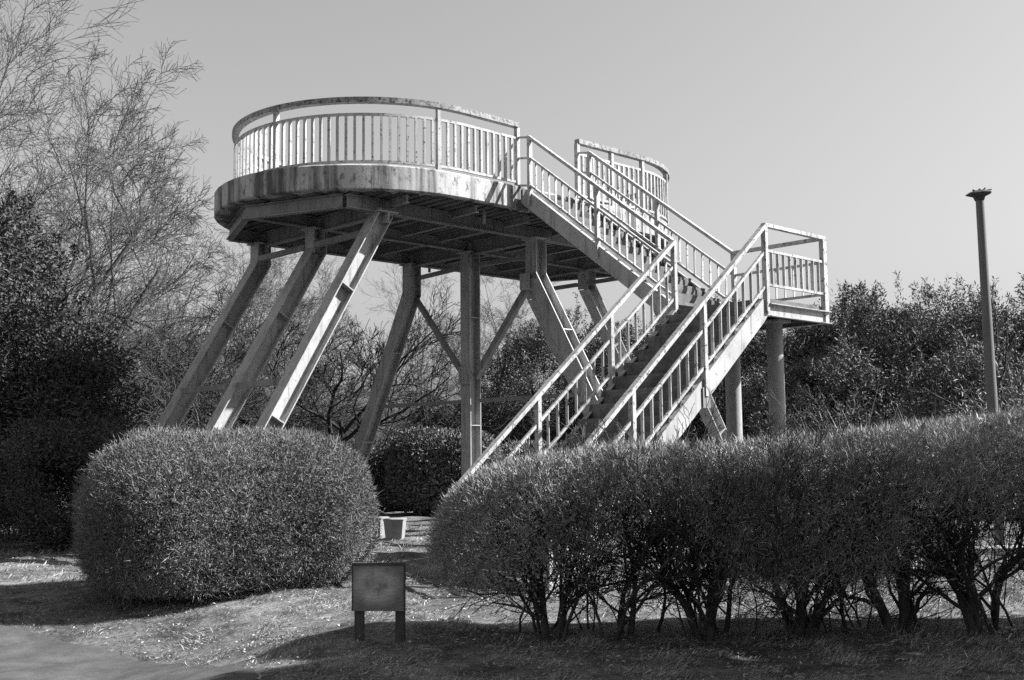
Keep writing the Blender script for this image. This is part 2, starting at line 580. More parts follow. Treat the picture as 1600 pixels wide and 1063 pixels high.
# ---- railings
BAL = {}
def baluster_mesh(h, w=0.036, d=0.05):
    key = (round(h, 3), w, d)
    if key not in BAL:
        m_ = MB()
        m_.box(-w / 2, w / 2, -d / 2, d / 2, 0, h)
        BAL[key] = m_.mesh('baluster', M['rail_paint'])
    return BAL[key]
RB = 2.45
RUL, RUR, RVC = -1.15, 3.185, 7.315
def perim(s, r=RB):
    """walk: s=0 at stair opening left post E (0, front) going to -u around; returns (u,v,tangent angle)"""
    Ls = 0 - RUL
    arc = math.pi * r
    if s < Ls: return (-s, RVC - r, math.pi)
    s -= Ls
    if s < arc:
        a = R(270) - s / r
        return (RUL + r * math.cos(a), RVC + r * math.sin(a), a - math.pi / 2)
    s -= arc
    Lb = RUR - RUL
    if s < Lb: return (RUL + s, RVC + r, 0.0)
    s -= Lb
    if s < arc:
        a = R(90) - s / r
        return (RUR + r * math.cos(a), RVC + r * math.sin(a), a - math.pi / 2)
    s -= arc
    return (RUR - s, RVC - r, math.pi)
S_TOT = (0 - RUL) + 2 * math.pi * RB + (RUR - RUL) + (RUR - LU)
ss = np.linspace(0, S_TOT, 150)
cen = [perim(s)[:2] for s in ss]
def curve_rail(name, zc, hw, hh, mat, parent):
    m_ = MB()
    m_.sweep([(c[0], c[1], zc) for c in cen], hw, -hh, hh)
    o = m_.build(name, mat, parent)
    shade_auto(o, 40)
    return o
ZR = 7.115
hr = curve_rail('handrail', ZR - 0.042, 0.058, 0.042, M['old_rail'], tower)
tag(hr, 'flaking curved handrail round the oval deck')
curve_rail('middle_rail', ZR - 0.27, 0.022, 0.02, M['rail_paint'], hr)
curve_rail('lower_rail', ZF + 0.085, 0.022, 0.02, M['rail_paint'], hr)
post_s = [0.0, 1.69, 4.45, 7.1, 9.7, 11.3, 12.9, 14.5, 17.0, 19.6, 22.2 - 0.55, S_TOT - 1.8, S_TOT]
post_h = ZR - 0.085 - (ZF - 0.02)
pm = MB()
pm.box(-0.032, 0.032, -0.04, 0.04, 0, post_h)
pmesh = pm.mesh('post', M['rail_paint'])
for s in post_s:
    u, v, a = perim(min(s, S_TOT - 1e-4))
    link_obj('post', pmesh, hr, (u, v, ZF - 0.02), (0, 0, a))
bh = (ZR - 0.29) - (ZF + 0.105)
nb = int(S_TOT / 0.138)
rb = random.Random(4)
for k in range(1, nb):
    s = S_TOT * k / nb
    if min(abs(s - p) for p in post_s) < 0.06: continue
    u, v, a = perim(s)
    link_obj('baluster', baluster_mesh(bh), hr, (u, v, ZF + 0.105), (0, 0, a + rb.uniform(-0.03, 0.03)))

def rail_line(p, q, nbays, posts, balus, base_drop, end_over=(0, 0), top=1.1, mid=0.36, low=0.84, pw=0.03, mat='rail_paint'):
    """straight (level or sloped) railing; p,q are points on the handrail top line"""
    p, q = Vector(p), Vector(q)
    d = q - p
    flat = Vector((d.x, d.y, 0))
    ang = math.atan2(flat.y, flat.x)
    un = d.normalized()
    m_ = MB()
    m_.bar(p - un * end_over[0], q + un * end_over[1], (0, 0, 1), -0.05, 0.0, -0.038, 0.038)
    h = m_.build('handrail', M[mat], tower)
    for nm, dz in (('middle_rail', mid), ('lower_rail', low)):
        m_ = MB()
        m_.bar(p - Vector((0, 0, dz)), q - Vector((0, 0, dz)), (0, 0, 1), -0.036, 0.0, -0.019, 0.019)
        m_.build(nm, M[mat], h)
    for i in range(nbays + 1):
        t = i / nbays
        pt = p.lerp(q, t)
        if posts[0] <= i <= posts[1]:
            pl = base_drop
            k = MB()
            k.box(-pw, pw, -0.036, 0.036, -pl, -0.045)
            k.build('post', M[mat], h, pt, (0, 0, ang))
    slope = d.z / max(flat.length, 1e-6)
    hh = low - mid - 0.036
    for i in range(nbays):
        for j in range(balus):
            t = (i + (j + 1) / (balus + 1)) / nbays
            pt = p.lerp(q, t)
            link_obj('baluster', baluster_mesh(hh + 0.02, 0.012, 0.042), h, pt - Vector((0, 0, low + 0.01)), (0, 0, ang))
    return h

# landing railings
ZRL = 4.6145
rail_line((0, 0, ZRL), (LU, 0, ZRL), 1, (1, 1), 9, 1.28, (0.02, 0.03), mid=0.36, low=0.83, pw=0.045)
rail_line((LU, 0.05, ZRL - 0.002), (LU, LV, ZRL - 0.002), 1, (1, 1), 9, 1.28, (0, 0.02), mid=0.362, low=0.832)
# lower flight railings (both sides), three bays each
S1, T1 = 1.4254, 0.8203
L1 = 3 * S1
for v in (0.0, LV):
    h = rail_line((-L1, v, ZRL - L1 * T1), (0, v, ZRL), 3, (0, 3), 7, 1.24, (0.14, 0.0), mid=0.36, low=0.83)
# upper flight railings, two bays each
VT, ZTT = 4.5624, 6.836
for u in (0.0, LU):
    h = rail_line((u, LV, ZRL), (u, VT, ZTT), 2, (1, 2), 9, 1.2, (0.0, 0.0), mid=0.36, low=0.83, mat='rail_paint')
    for dz in (0.0, 0.36, 0.83):                       # short links from the stair rail to the deck post
        m_ = MB()
        m_.bar((u, VT + 0.03, ZTT - dz - 0.01), (u, RVC - RB - 0.041, ZTT - dz + 0.03), (0, 0, 1), -0.03, 0.0, -0.018, 0.018)
        m_.build('link_rail', M['rail_paint'], h)

# landing slab and fascia
m_ = MB()
m_.box(0.02, LU - 0.01, 0.03, LV - 0.01, ZL + 0.0, ZL + 0.07)
m_.build('landing_slab', M['tread'], tower)
def fascia(p, q, inward):
    k = MB()
    k.bar(p, q, (0, 0, 1), -0.09, 0.09, -0.006, 0.006)
    k.bar(p, q, (0, 0, 1), 0.078, 0.0895, *(sorted((0.006 * inward, 0.07 * inward))))
    k.bar(p, q, (0, 0, 1), -0.0895, -0.078, *(sorted((0.006 * inward, 0.07 * inward))))
    return k.build('landing_fascia', M['paint'], tower)
zc = ZL - 0.095
fascia((0.02, 0, zc), (LU + 0.06, 0, zc), 1)
fascia((LU + 0.05, 0.01, zc), (LU + 0.05, LV, zc), -1)
fascia((0.03, LV, zc), (LU + 0.04, LV, zc), -1)
fascia((0.01, 0.02, zc), (0.01, LV - 0.02, zc), 1)
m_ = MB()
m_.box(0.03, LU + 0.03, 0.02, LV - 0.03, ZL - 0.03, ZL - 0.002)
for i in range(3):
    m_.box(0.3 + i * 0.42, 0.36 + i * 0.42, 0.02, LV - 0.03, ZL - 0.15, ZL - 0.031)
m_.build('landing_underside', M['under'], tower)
for v in (0.40, 1.14):
    k = MB()
    k.lathe([(0.115, -0.2), (0.115, ZL - 0.2), (0.115, ZL - 0.155)], 24, 0.78, v)
    o = k.build('landing_column', M['concrete'], tower)
    shade_auto(o, 40)
    c = MB()
    c.box(0.78 - 0.17, 0.78 + 0.17, v - 0.17, v + 0.17, ZL - 0.185, ZL - 0.152)
    c.build('column_cap', M['paint'], o)

# stringers (channels) and steps of the lower flight
def stringer(p, q, w_out, depth=0.25):
    k = MB()
    p, q = Vector(p), Vector(q)
    k.bar(p, q, (0, 0, 1), -depth / 2, depth / 2, min(0, w_out * 0.014), max(0, w_out * 0.014))
    for s in (-1, 1):
        a, b = sorted((s * depth / 2, s * (depth / 2 - 0.016)))
        w0, w1 = sorted((w_out * 0.0145, w_out * 0.075))
        k.bar(p, q, (0, 0, 1), a, b, w0, w1)
    return k.build('stringer', M['paint'], tower)
NS1 = 18
r1 = ZL / NS1
g1 = L1 / NS1
nos = Vector((0, 0, -0.03))
for v, so in ((0.0, -1), (LV, 1)):
    stringer(Vector((-L1 - 0.05, v, -0.06 + 0.0)) + nos, Vector((0.0, v, ZL - 0.02)) + nos, so)
    sp = MB()                                       # splice plate at mid flight
    k = -S1
    zz = ZL + k * T1 - 0.13
    sp.box(k - 0.075, k + 0.075, v - 0.004 + (-0.016 if so < 0 else 0.004), v + 0.004 + (-0.016 if so < 0 else 0.02), zz - 0.16, zz + 0.1)
    sp.build('splice_plate', M['paint_shaded'], tower)
st = MB()
st.box(0, g1 + 0.025, 0.02, LV - 0.02, r1 - 0.045, r1)
st.box(g1 - 0.012, g1 + 0.0, 0.02, LV - 0.02, r1 + 0.0005, 2 * r1 - 0.0455)
step1 = st.mesh('step', M['tread'])
for k in range(NS1 - 1):
    link_obj('step', step1, tower, (-L1 + k * g1, 0, k * r1))
# upper flight
NS2 = 13
V2 = VC - 2.62 - 0.02
r2 = (ZF - ZL) / NS2
g2 = (V2 - LV) / (NS2 - 1)
for u, so in ((0.0, 1), (LU, -1)):
    t2 = (ZTT - ZRL) / (VT - LV)
    stringer(Vector((u, LV + 0.06, ZL + 0.06 * t2)) + nos, Vector((u, V2 - 0.03, ZL + (V2 - 0.03 - LV) * t2)) + nos, so)
st = MB()
st.box(0.02, LU - 0.02, 0, g2 + 0.025, r2 - 0.045, r2)
st.box(0.02, LU - 0.02, g2 - 0.012, g2, r2 + 0.0005, 2 * r2 - 0.0455)
step2 = st.mesh('step', M['tread'])
for k in range(NS2 - 1):
    link_obj('step', step2, tower, (0, LV + 0.012 + k * g2, ZL + k * r2))

# ------------------------------------------------------------------ lamp post
lamp = empty('lamp_post', (6.86, 16.0, 0), 0)
tag(lamp, 'headless dark lamp post with a ragged plate on top, standing against the sky', 'lamp post')
k = MB()
k.lathe([(0.082, -0.2), (0.082, 0.3), (0.078, 1.5), (0.066, 3.6), (0.058, 5.1), (0.062, 5.16)], 20)
o = k.build('pole', M['lamp'], lamp, (0, 0, 0), (0, -0.008, 0))
shade_auto(o, 40)
k = MB()
k.lathe([(0.062, -0.06), (0.085, 0.0), (0.165, 0.03), (0.178, 0.045), (0.12, 0.08), (0.05, 0.095)], 16, 0, 0, 3, 0.1)
k.build('mount_plate', M['lamp_rust'], lamp, (-0.042, 0, 5.15), (0.03, -0.05, 0))
k = MB()
for i in range(6):
    a = i * 1.07
    k.bar((0.05 * math.cos(a), 0.05 * math.sin(a), 0.08), (0.09 * math.cos(a + 0.3), 0.07 * math.sin(a), 0.098 + 0.010 * (i % 3)), (0, 0, 1), -0.008, 0.008, -0.012, 0.012)
k.bar((0.06, 0.02, 0.088), (0.19, 0.03, 0.105), (0, 0, 1), -0.007, 0.007, -0.02, 0.02)
k.build('broken_bracket', M['lamp_rust'], lamp, (-0.045, 0, 5.15), (0.03, -0.03, 0))

# ------------------------------------------------------------------ small faded sign
sx, sy = -1.12, 9.38
sg = gz(sx, sy)
sign = empty('small_sign', (sx, sy, sg), R(-7))
tag(sign, 'small faded sign board on two short posts at the edge of the shade', 'sign')
k = MB()
k.box(-0.215, 0.215, -0.014, 0.014, 0.255, 0.625)
k.build('panel', M['sign_face'], sign, (0, 0, 0), (0, 0, 0))
for x in (-0.172, 0.172):
    k = MB()
    k.box(x - 0.036, x + 0.036, 0.0145, 0.075, -0.25, 0.6)
    k.build('post', M['sign_wood'], sign)
k = MB()
k.box(-0.221, 0.221, -0.022, 0.022, 0.6255, 0.645)
k.build('top_rail', M['sign_wood'], sign)
for x in (-0.222, 0.2155):
    k = MB()
    k.box(x, x + 0.0065, -0.02, 0.02, 0.255, 0.625)
    k.build('side_trim', M['sign_wood'], sign)

# ------------------------------------------------------------------ concrete stools
def stool(x, y, label, rot=0.0, r0=0.20, r1=0.255, h=0.37):
    s = empty('concrete_stool', (x, y, gz(x, y)), rot)
    tag(s, label, 'stool', 'concrete stools under the tower')
    k = MB()
    k.lathe([(r0 * 0.98, -0.05), (r0, 0.0), (r1 - 0.008, h - 0.04)], 4)
    o = k.build('body', M['stool'], s)
    shade_auto(o, 40)
    k = MB()
    k.lathe([(r1 - 0.004, h - 0.0395), (r1 + 0.006, h - 0.01), (r1 - 0.016, h)], 4)
    o = k.build('seat', M['stool'], s)
    shade_auto(o, 40)
stool(-2.12, 20.2, 'tapered concrete stool in the gap between the two front hedges', math.pi / 4 + R(-5))
stool(-2.52, 20.75, 'bright concrete stool half hidden by the left hedge', math.pi / 4 + R(-20))
bs = empty('low_bench', (6.15, 14.4, 0), R(8))
tag(bs, 'low concrete bench glimpsed between the hedge stems at far right', 'bench')
k = MB()
k.box(-0.55, 0.55, -0.2, 0.2, 0.19, 0.27)
k.build('seat', M['stool'], bs)
for x in (-0.42, 0.42):
    k = MB()
    k.box(x - 0.07, x + 0.07, -0.16, 0.16, -0.05, 0.19)
    k.build('leg', M['stool'], bs)

# ------------------------------------------------------------------ vegetation helpers
def leaf_quads(P, D, length, width, rng, curl=0.0):
    """diamond blades at P along D; returns verts, quads"""
    n = len(P)
    D = D / (np.linalg.norm(D, axis=1)[:, None] + 1e-9)
    A = rng.normal(size=(n, 3))
    S = np.cross(D, A)
    S /= (np.linalg.norm(S, axis=1)[:, None] + 1e-9)
    L_ = (np.asarray(length) * np.ones(n))[:, None]
    W_ = (np.asarray(width) * np.ones(n))[:, None]
    mid = P + D * L_ * 0.5
    if curl:
        mid = mid + np.cross(D, S) * L_ * curl
    V = np.stack([P, mid + S * W_ * 0.5, P + D * L_, mid - S * W_ * 0.5], 1).reshape(-1, 3)
    F = np.arange(4 * n).reshape(n, 4)
    return V, F

class Branches:
    def __init__(self, seed):
        self.r = random.Random(seed)
        self.v, self.f = [], []
        self.tips = []
    def tube(self, pts, r0, r1, n):
        base = len(self.v)
        m = len(pts)
        for i in range(m):
            p = pts[i]
            a = pts[i + 1] - p if i < m - 1 else p - pts[i - 1]
            a.normalize()
            s = a.cross(Vector((0.2, 0.35, 0.91)))
            if s.length < 0.05: s = a.cross(Vector((1, 0, 0)))
            s.normalize()
            t = a.cross(s)
            r = r0 + (r1 - r0) * i / (m - 1)
            for k in range(n):
                an = 6.28319 * k / n
                c, d = r * math.cos(an), r * math.sin(an)
                self.v.append((p.x + s.x * c + t.x * d, p.y + s.y * c + t.y * d, p.z + s.z * c + t.z * d))
        for i in range(m - 1):
            for k in range(n):
                a = base + i * n + k
                b = base + i * n + (k + 1) % n
                self.f.append((a, b, b + n, a + n))
    def grow(self, p, d, length, r, lev, prm):
        """prm: list per level of dict(n children, seg, bend, up, ratio, spread, start)"""
        q = prm[lev]
        rnd = self.r
        seg = q['seg']
        pts = [Vector(p)]
        cur = Vector(p)
        dr = Vector(d).normalized()
        step = length / seg
        for i in range(seg):
            dr = dr + Vector((rnd.gauss(0, 1), rnd.gauss(0, 1), rnd.gauss(0, 0.8))) * q['bend']
            dr = dr + Vector(q['pull']) 
            dr.normalize()
            cur = cur + dr * step
            pts.append(cur.copy())
        rt = max(r * q.get('tip', 0.45), prm[0].get('rmin', 0.004))
        self.tube(pts, r, rt, q['sides'])
        if lev + 1 < len(prm):
            q2 = prm[lev + 1]
            n = q['n'] if isinstance(q['n'], int) else rnd.randint(*q['n'])
            for i in range(n):
                t = q['start'] + (1 - q['start']) * (i + rnd.random()) / n
                x = t * seg
                j = min(int(x), seg - 1)
                pos = pts[j].lerp(pts[j + 1], x - j)
                ax = (pts[j + 1] - pts[j]).normalized()
                sd = Vector((rnd.gauss(0, 1), rnd.gauss(0, 1), rnd.gauss(0, 1)))
                sd = (sd - ax * sd.dot(ax))
                sd.normalize()
                sp = q['spread'] * rnd.uniform(0.6, 1.3)
                nd = ax * math.cos(sp) + sd * math.sin(sp)
                rr = (r + (rt - r) * t) * q['rr']
                ln = length * q['ratio'] * rnd.uniform(0.6, 1.25) * (1.15 - 0.5 * t)
                self.grow(pos, nd, ln, max(rr, prm[0].get('rmin', 0.004)), lev + 1, prm)
        else:
            self.tips.append((pts[-1].copy(), dr.copy()))
    def mesh(self, name, mat):
        me = bpy.data.meshes.new(name)
        me.from_pydata(self.v, [], self.f)
        me.update()
        me.materials.append(mat)
        for p in me.polygons: p.use_smooth = True
        return me

# ------------------------------------------------------------------ clipped hedges
def vnoise(P, f, seed):
    r = np.random.default_rng(seed)
    out = np.zeros(len(P))
    for k in range(6):
        w = r.normal(size=3) * f
        out += np.sin(P @ w + r.uniform(0, 6.28))
    return out / 6.0

def hedge_field(P, a, b, rw, zlo, zhi, p=3.6):
    a = np.array(a, float)
    b = np.array(b, float)
    ab = b - a
    t = np.clip(((P[:, :2] - a) @ ab) / (ab @ ab), 0, 1)
    c = a + t[:, None] * ab
    d = np.linalg.norm(P[:, :2] - c, axis=1) / rw
    lo = zlo(P[:, 0]) if callable(zlo) else zlo
    hi = zhi(P[:, 0]) if callable(zhi) else zhi
    zm, hz = (lo + hi) / 2, (hi - lo) / 2
    zz = np.abs(P[:, 2] - zm) / hz
    return d ** p + zz ** p, c

def hedge_leaves(n, a, b, rw, zlo, zhi, seed, length, width, lo=0.55, hi=1.1, up=0.5, p=3.6, zmax=1.9, bias=2.0, amp=0.10, pocket=0.9):
    rng = np.random.default_rng(seed)
    a2, b2 = np.array(a, float), np.array(b, float)
    mn = np.minimum(a2, b2) - rw * 1.1
    mx = np.maximum(a2, b2) + rw * 1.1
    keepP = []
    tot = 0
    while tot < n:
        m = n * 3
        P = np.column_stack([rng.uniform(mn[0], mx[0], m), rng.uniform(mn[1], mx[1], m), rng.uniform(0.02, zmax, m)])
        F, c = hedge_field(P, a, b, rw, zlo, zhi, p)
        F = F * (1 + amp * 1.6 * vnoise(P, 1.7, 5) + amp * vnoise(P, 4.0, 6) + amp * 0.6 * vnoise(P, 11.0, 7))
        Fr = F ** (1 / p)
        w = np.clip((Fr - lo) / (0.99 - lo), 0, 1) ** bias
        w = np.where(Fr > 1.0, np.clip((hi - Fr) / (hi - 1.0), 0, 1) * 0.5, w)
        if callable(zlo):
            w = w * np.clip((P[:, 2] - r_thin(P[:, 0])) / 0.4 + 0.25 + 0.5 * vnoise(P, 4.5, seed + 7), 0.03, 1)
        pk = vnoise(P, 16.0, seed + 5) + 0.8 * vnoise(P, 6.0, seed + 6)
        w = w * np.clip(0.85 + pocket * pk, 0.08, 1)
        keep = rng.random(m) < w
        P = P[keep]
        keepP.append(P)
        tot += len(P)
    P = np.concatenate(keepP)[:n]
    e = 0.01
    G = np.zeros_like(P)
    for k in range(3):
        Q = P.copy()
        Q[:, k] += e
        f1, _ = hedge_field(Q, a, b, rw, zlo, zhi, p)
        Q[:, k] -= 2 * e
        f0, _ = hedge_field(Q, a, b, rw, zlo, zhi, p)
        G[:, k] = f1 - f0
    G /= (np.linalg.norm(G, axis=1)[:, None] + 1e-9)
    D = G * 0.75 + rng.normal(size=P.shape) * 0.72
    D[:, 2] += up
    return leaf_quads(P, D, rng.uniform(length[0], length[1], n), rng.uniform(width[0], width[1], n), rng, 0.08)

def shrub_stems(hedge_obj, spots, seed, hgt, prm, mat, name='trunk', lean=0.25, r=0.045, nst=(3, 4)):
    rr = random.Random(seed)
    for i, (x, y) in enumerate(spots):
        B_ = Branches(seed * 31 + i)
        z0 = gz(x, y) - 0.05
        m = rr.randint(*nst)
        for j in range(m):
            an = 6.28 * j / m + rr.uniform(-0.5, 0.5)
            B_.grow((x + 0.05 * math.cos(an), y + 0.05 * math.sin(an), z0),
                    (lean * math.cos(an), lean * math.sin(an), 1), hgt * rr.uniform(0.85, 1.1), r * rr.uniform(0.6, 1.15), 0, prm)
        link_obj(name, B_.mesh(name, mat), hedge_obj)

STEM = [dict(seg=7, bend=0.2, pull=(0, 0, 0.03), n=11, start=0.10, spread=0.75, ratio=0.5, rr=0.5, sides=6, tip=0.4, rmin=0.003),
        dict(seg=4, bend=0.2, pull=(0, 0, 0.05), n=5, start=0.2, spread=0.7, ratio=0.55, rr=0.5, sides=4, tip=0.4),
        dict(seg=3, bend=0.22, pull=(0, 0, 0.08), n=4, start=0.2, spread=0.6, ratio=0.55, rr=0.5, sides=3, tip=0.5),
        dict(seg=2, bend=0.2, pull=(0, 0, 0.08), n=0, start=0.2, spread=0.6, ratio=0.5, rr=0.5, sides=3, tip=0.5)]

# left hedge : a rounded block
hl = empty('clipped_hedge', (-3.35, 13.5, 0))
tag(hl, 'big rounded clipped hedge at left, sunlit on its right front', 'hedge')
A_, B2_ = (-3.84, 13.05), (-2.80, 13.9)
V, F = hedge_leaves(140000, A_, B2_, 1.08, -0.24, 1.78, 11, (0.025, 0.085), (0.004, 0.008), 0.72, 1.06, 0.3, 2.35, 2.0, 2.2, 0.09)
V3_, F3_ = hedge_leaves(80000, A_, B2_, 1.06, -0.22, 1.76, 14, (0.014, 0.03), (0.007, 0.013), 0.7, 1.03, 0.2, 2.35, 2.0, 2.0, 0.09)
V, F = np.concatenate([V, V3_]), np.concatenate([F, F3_ + len(V)])
V4_, F4_ = hedge_leaves(1600, A_, B2_, 1.08, -0.2, 1.76, 15, (0.10, 0.24), (0.005, 0.008), 0.9, 1.06, 0.5, 2.35, 2.0, 1.0, 0.09, 0.0)
V, F = np.concatenate([V, V4_]), np.concatenate([F, F4_ + len(V)])
V2_, F2_ = hedge_leaves(15000, A_, B2_, 0.86, 0.05, 1.52, 12, (0.08, 0.16), (0.05, 0.09), 0.4, 1.0, 0.1, 2.35, 2.0, 0.7, 0.09, 0.0)
off = np.array([-3.35, 13.5, 0])
link_obj('foliage', np_mesh('foliage', V - off, F, M['hedge']), hl)
link_obj('inner_foliage', np_mesh('inner_foliage', V2_ - off, F2_, M['hedge']), hl)

# right hedge : long, on bare stems with gaps below
def r_hi(x): return np.interp(x, [-0.9, -0.55, -0.3, 0.0, 0.8, 1.9, 2.5, 3.3, 4.4, 6], [1.12, 1.27, 1.36, 1.43, 1.53, 1.53, 1.60, 1.68, 1.78, 1.85])
def r_lo(x): return np.interp(x, [-0.9, -0.2, 0.5, 0.95, 1.25, 1.6, 2.0, 2.8, 3.1, 3.4, 6], [0.22, 0.2, 0.2, 0.2, 0.2, 0.16, 0.12, 0.14, 0.3, 0.36, 0.36])
def r_thin(x): return np.interp(x, [-0.9, 0.3, 0.75, 0.95, 1.3, 1.55, 2.0, 2.85, 3.1, 3.35, 6], [0.44, 0.50, 0.74, 1.0, 1.0, 0.56, 0.38, 0.42, 0.84, 0.94, 0.94])
hr_ = empty('clipped_hedge', (2.0, 9.5, 0))
tag(hr_, 'long clipped hedge on bare twisted stems across the right foreground', 'hedge')
off = np.array([2.0, 9.5, 0])
A_, B2_ = (0.12, 9.55), (6.2, 9.55)
V, F = hedge_leaves(170000, A_, B2_, 0.80, r_lo, r_hi, 21, (0.03, 0.11), (0.0035, 0.007), 0.6, 1.07, 0.75, 2.6, 2.0, 1.8, 0.08)
V3_, F3_ = hedge_leaves(60000, A_, B2_, 0.79, r_lo, r_hi, 24, (0.015, 0.035), (0.008, 0.015), 0.6, 1.03, 0.2, 2.6, 2.0, 1.6, 0.08)
V, F = np.concatenate([V, V3_]), np.concatenate([F, F3_ + len(V)])
link_obj('foliage', np_mesh('foliage', V - off, F, M['hedge_right']), hr_)
V, F = hedge_leaves(6000, A_, B2_, 0.66, lambda x: r_thin(x) + 0.08, r_hi, 22, (0.06, 0.12), (0.03, 0.05), 0.2, 1.0, 0.2, 2.6, 2.0, 0.5, 0.12)
link_obj('inner_foliage', np_mesh('inner_foliage', V - off, F, M['hedge_right']), hr_)
hr_.location = (0, 0, 0)
for c in list(hr_.children): c.location = off
spots_r = [(0.30, 9.32, 3, 0.036, 0.16), (0.46, 9.5, 2, 0.026, 0.2), (0.05, 9.6, 1, 0.018, 0.1), (0.93, 9.42, 2, 0.03, 0.06), (1.18, 9.62, 1, 0.02, 0.3),
           (1.58, 9.12, 3, 0.034, 0.22), (1.74, 9.4, 2, 0.028, 0.1), (2.32, 9.12, 4, 0.04, 0.12), (2.52, 9.55, 2, 0.025, 0.25), (2.8, 9.3, 1, 0.02, 0.2),
           (3.19, 9.36, 2, 0.05, 0.03), (3.32, 9.44, 1, 0.05, 0.05), (3.44, 9.4, 1, 0.036, 0.42), (3.83, 9.16, 2, 0.056, 0.07), (4.02, 9.3, 2, 0.045, 0.28), (4.6, 9.4, 3, 0.04, 0.2), (5.3, 9.4, 3, 0.04, 0.2)]
rs = random.Random(77)
for i in range(15):
    spots_r.append((rs.uniform(-0.35, 3.0) if i < 12 else rs.uniform(3.0, 4.4), 9.3 + rs.uniform(-0.35, 0.35), rs.randint(1, 3), rs.uniform(0.008, 0.018), rs.uniform(0.1, 0.45)))
for i, (x, y, m_st, r_st, ln_st) in enumerate(spots_r):
    Bq = Branches(700 + i)
    y += 0.24
    a0 = rs.uniform(0, 6.28)
    for j in range(m_st):
        an = a0 + 6.28 * j / m_st + rs.uniform(-0.7, 0.7)
        Bq.grow((x + 0.04 * math.cos(an), y + 0.04 * math.sin(an), gz(x, y) - 0.06), (ln_st * math.cos(an) * rs.uniform(0.5, 1.4), ln_st * math.sin(an), 1),
                rs.uniform(1.25, 1.6), r_st * rs.uniform(0.7, 1.15), 0, STEM)
    link_obj('trunk', Bq.mesh('trunk', M['stem_bark']), hr_)
for i in range(3):                                       # stems showing under the left hedge
    x, y = -4.3 + i * 0.55, 12.75 + i * 0.3
    Bq = Branches(900 + i)
    Bq.grow((x, y, gz(x, y) - 0.05), (rs.uniform(-0.3, 0.3), -0.1, 1), 1.3, 0.03, 0, STEM)
    link_obj('trunk', Bq.mesh('trunk', M['pale_bark']), hl, (3.35, -13.5, 0))

# rear hedges seen under the deck
def back_hedge(label, a, b, rw, z0, z1, seed, n):
    cx, cy = (a[0] + b[0]) / 2, (a[1] + b[1]) / 2
    h = empty('rear_hedge', (cx, cy, 0))
    tag(h, label, 'hedge')
    o_ = np.array([cx, cy, 0])
    V, F = hedge_leaves(n, a, b, rw, z0, z1, seed, (0.07, 0.16), (0.02, 0.045), 0.6, 1.06, 0.3, 3.2, z1 + 0.2, 1.5, 0.09)
    link_obj('foliage', np_mesh('foliage', V - o_, F, M['hedge']), h)
    V, F = hedge_leaves(n // 5, a, b, rw * 0.9, z0, z1 * 0.95, seed + 1, (0.14, 0.24), (0.08, 0.14), 0.3, 1.0, 0.1, 3.2, z1 + 0.2, 0.6, 0.06)
    link_obj('inner_foliage', np_mesh('inner_foliage', V - o_, F, M['hedge']), h)
    for i in range(4):
        t = (i + 0.5) / 4
        x, y = a[0] + (b[0] - a[0]) * t, a[1] + (b[1] - a[1]) * t
        k = MB()
        k.tube([(x - cx, y - cy, -0.1), (x - cx + 0.05, y - cy, 0.5), (x - cx - 0.04, y - cy + 0.03, 1.0)], [0.06, 0.05, 0.03], 6)
        k.build('trunk', M['bark'], h)
back_hedge('rounded rear hedge in the gap, left of the upright middle leg', (-2.15, 28.2), (-1.3, 28.2), 0.95, 0.12, 2.05, 41, 22000)
back_hedge('low flat-topped rear hedge behind the splayed far leg', (-5.6, 30.6), (-2.6, 30.6), 0.9, 0.1, 1.78, 43, 22000)
back_hedge('low rear hedge seen through the lower stair railing', (0.2, 29.5), (3.2, 29.5), 0.9, 0.1, 1.72, 45, 20000)

# ------------------------------------------------------------------ bare trees
def bare_prm(pull, dens=1.0, bend=0.10, spread=0.55):
    return [dict(seg=10, bend=bend * 0.7, pull=(pull[0] * 0.3, 0, pull[2] * 0.3), n=int(12 * dens), start=0.14, spread=spread * 1.15, ratio=0.68, rr=0.62, sides=7, tip=0.22, rmin=0.0048),
            dict(seg=7, bend=bend, pull=pull, n=int(9 * dens), start=0.12, spread=spread, ratio=0.52, rr=0.5, sides=5, tip=0.3),
            dict(seg=5, bend=bend * 1.1, pull=pull, n=int(8 * dens), start=0.1, spread=spread, ratio=0.55, rr=0.5, sides=3, tip=0.4),
            dict(seg=4, bend=bend * 0.8, pull=pull, n=9, start=0.06, spread=spread, ratio=0.55, rr=0.6, sides=3, tip=0.6),
            dict(seg=2, bend=bend * 0.8, pull=(pull[0], 0, pull[2] * 0.5), n=0, start=0.1, spread=0.5, ratio=0.5, rr=0.6, sides=3, tip=0.7)]

def place_bare(mesh_parts, label, loc, rz, sc, name='bare_tree'):
    t = empty(name, loc, rz)
    t.scale = (sc, sc, sc)
    tag(t, label, 'tree', 'bare trees on the left')
    for nm, me in mesh_parts: link_obj(nm, me, t)
    return t

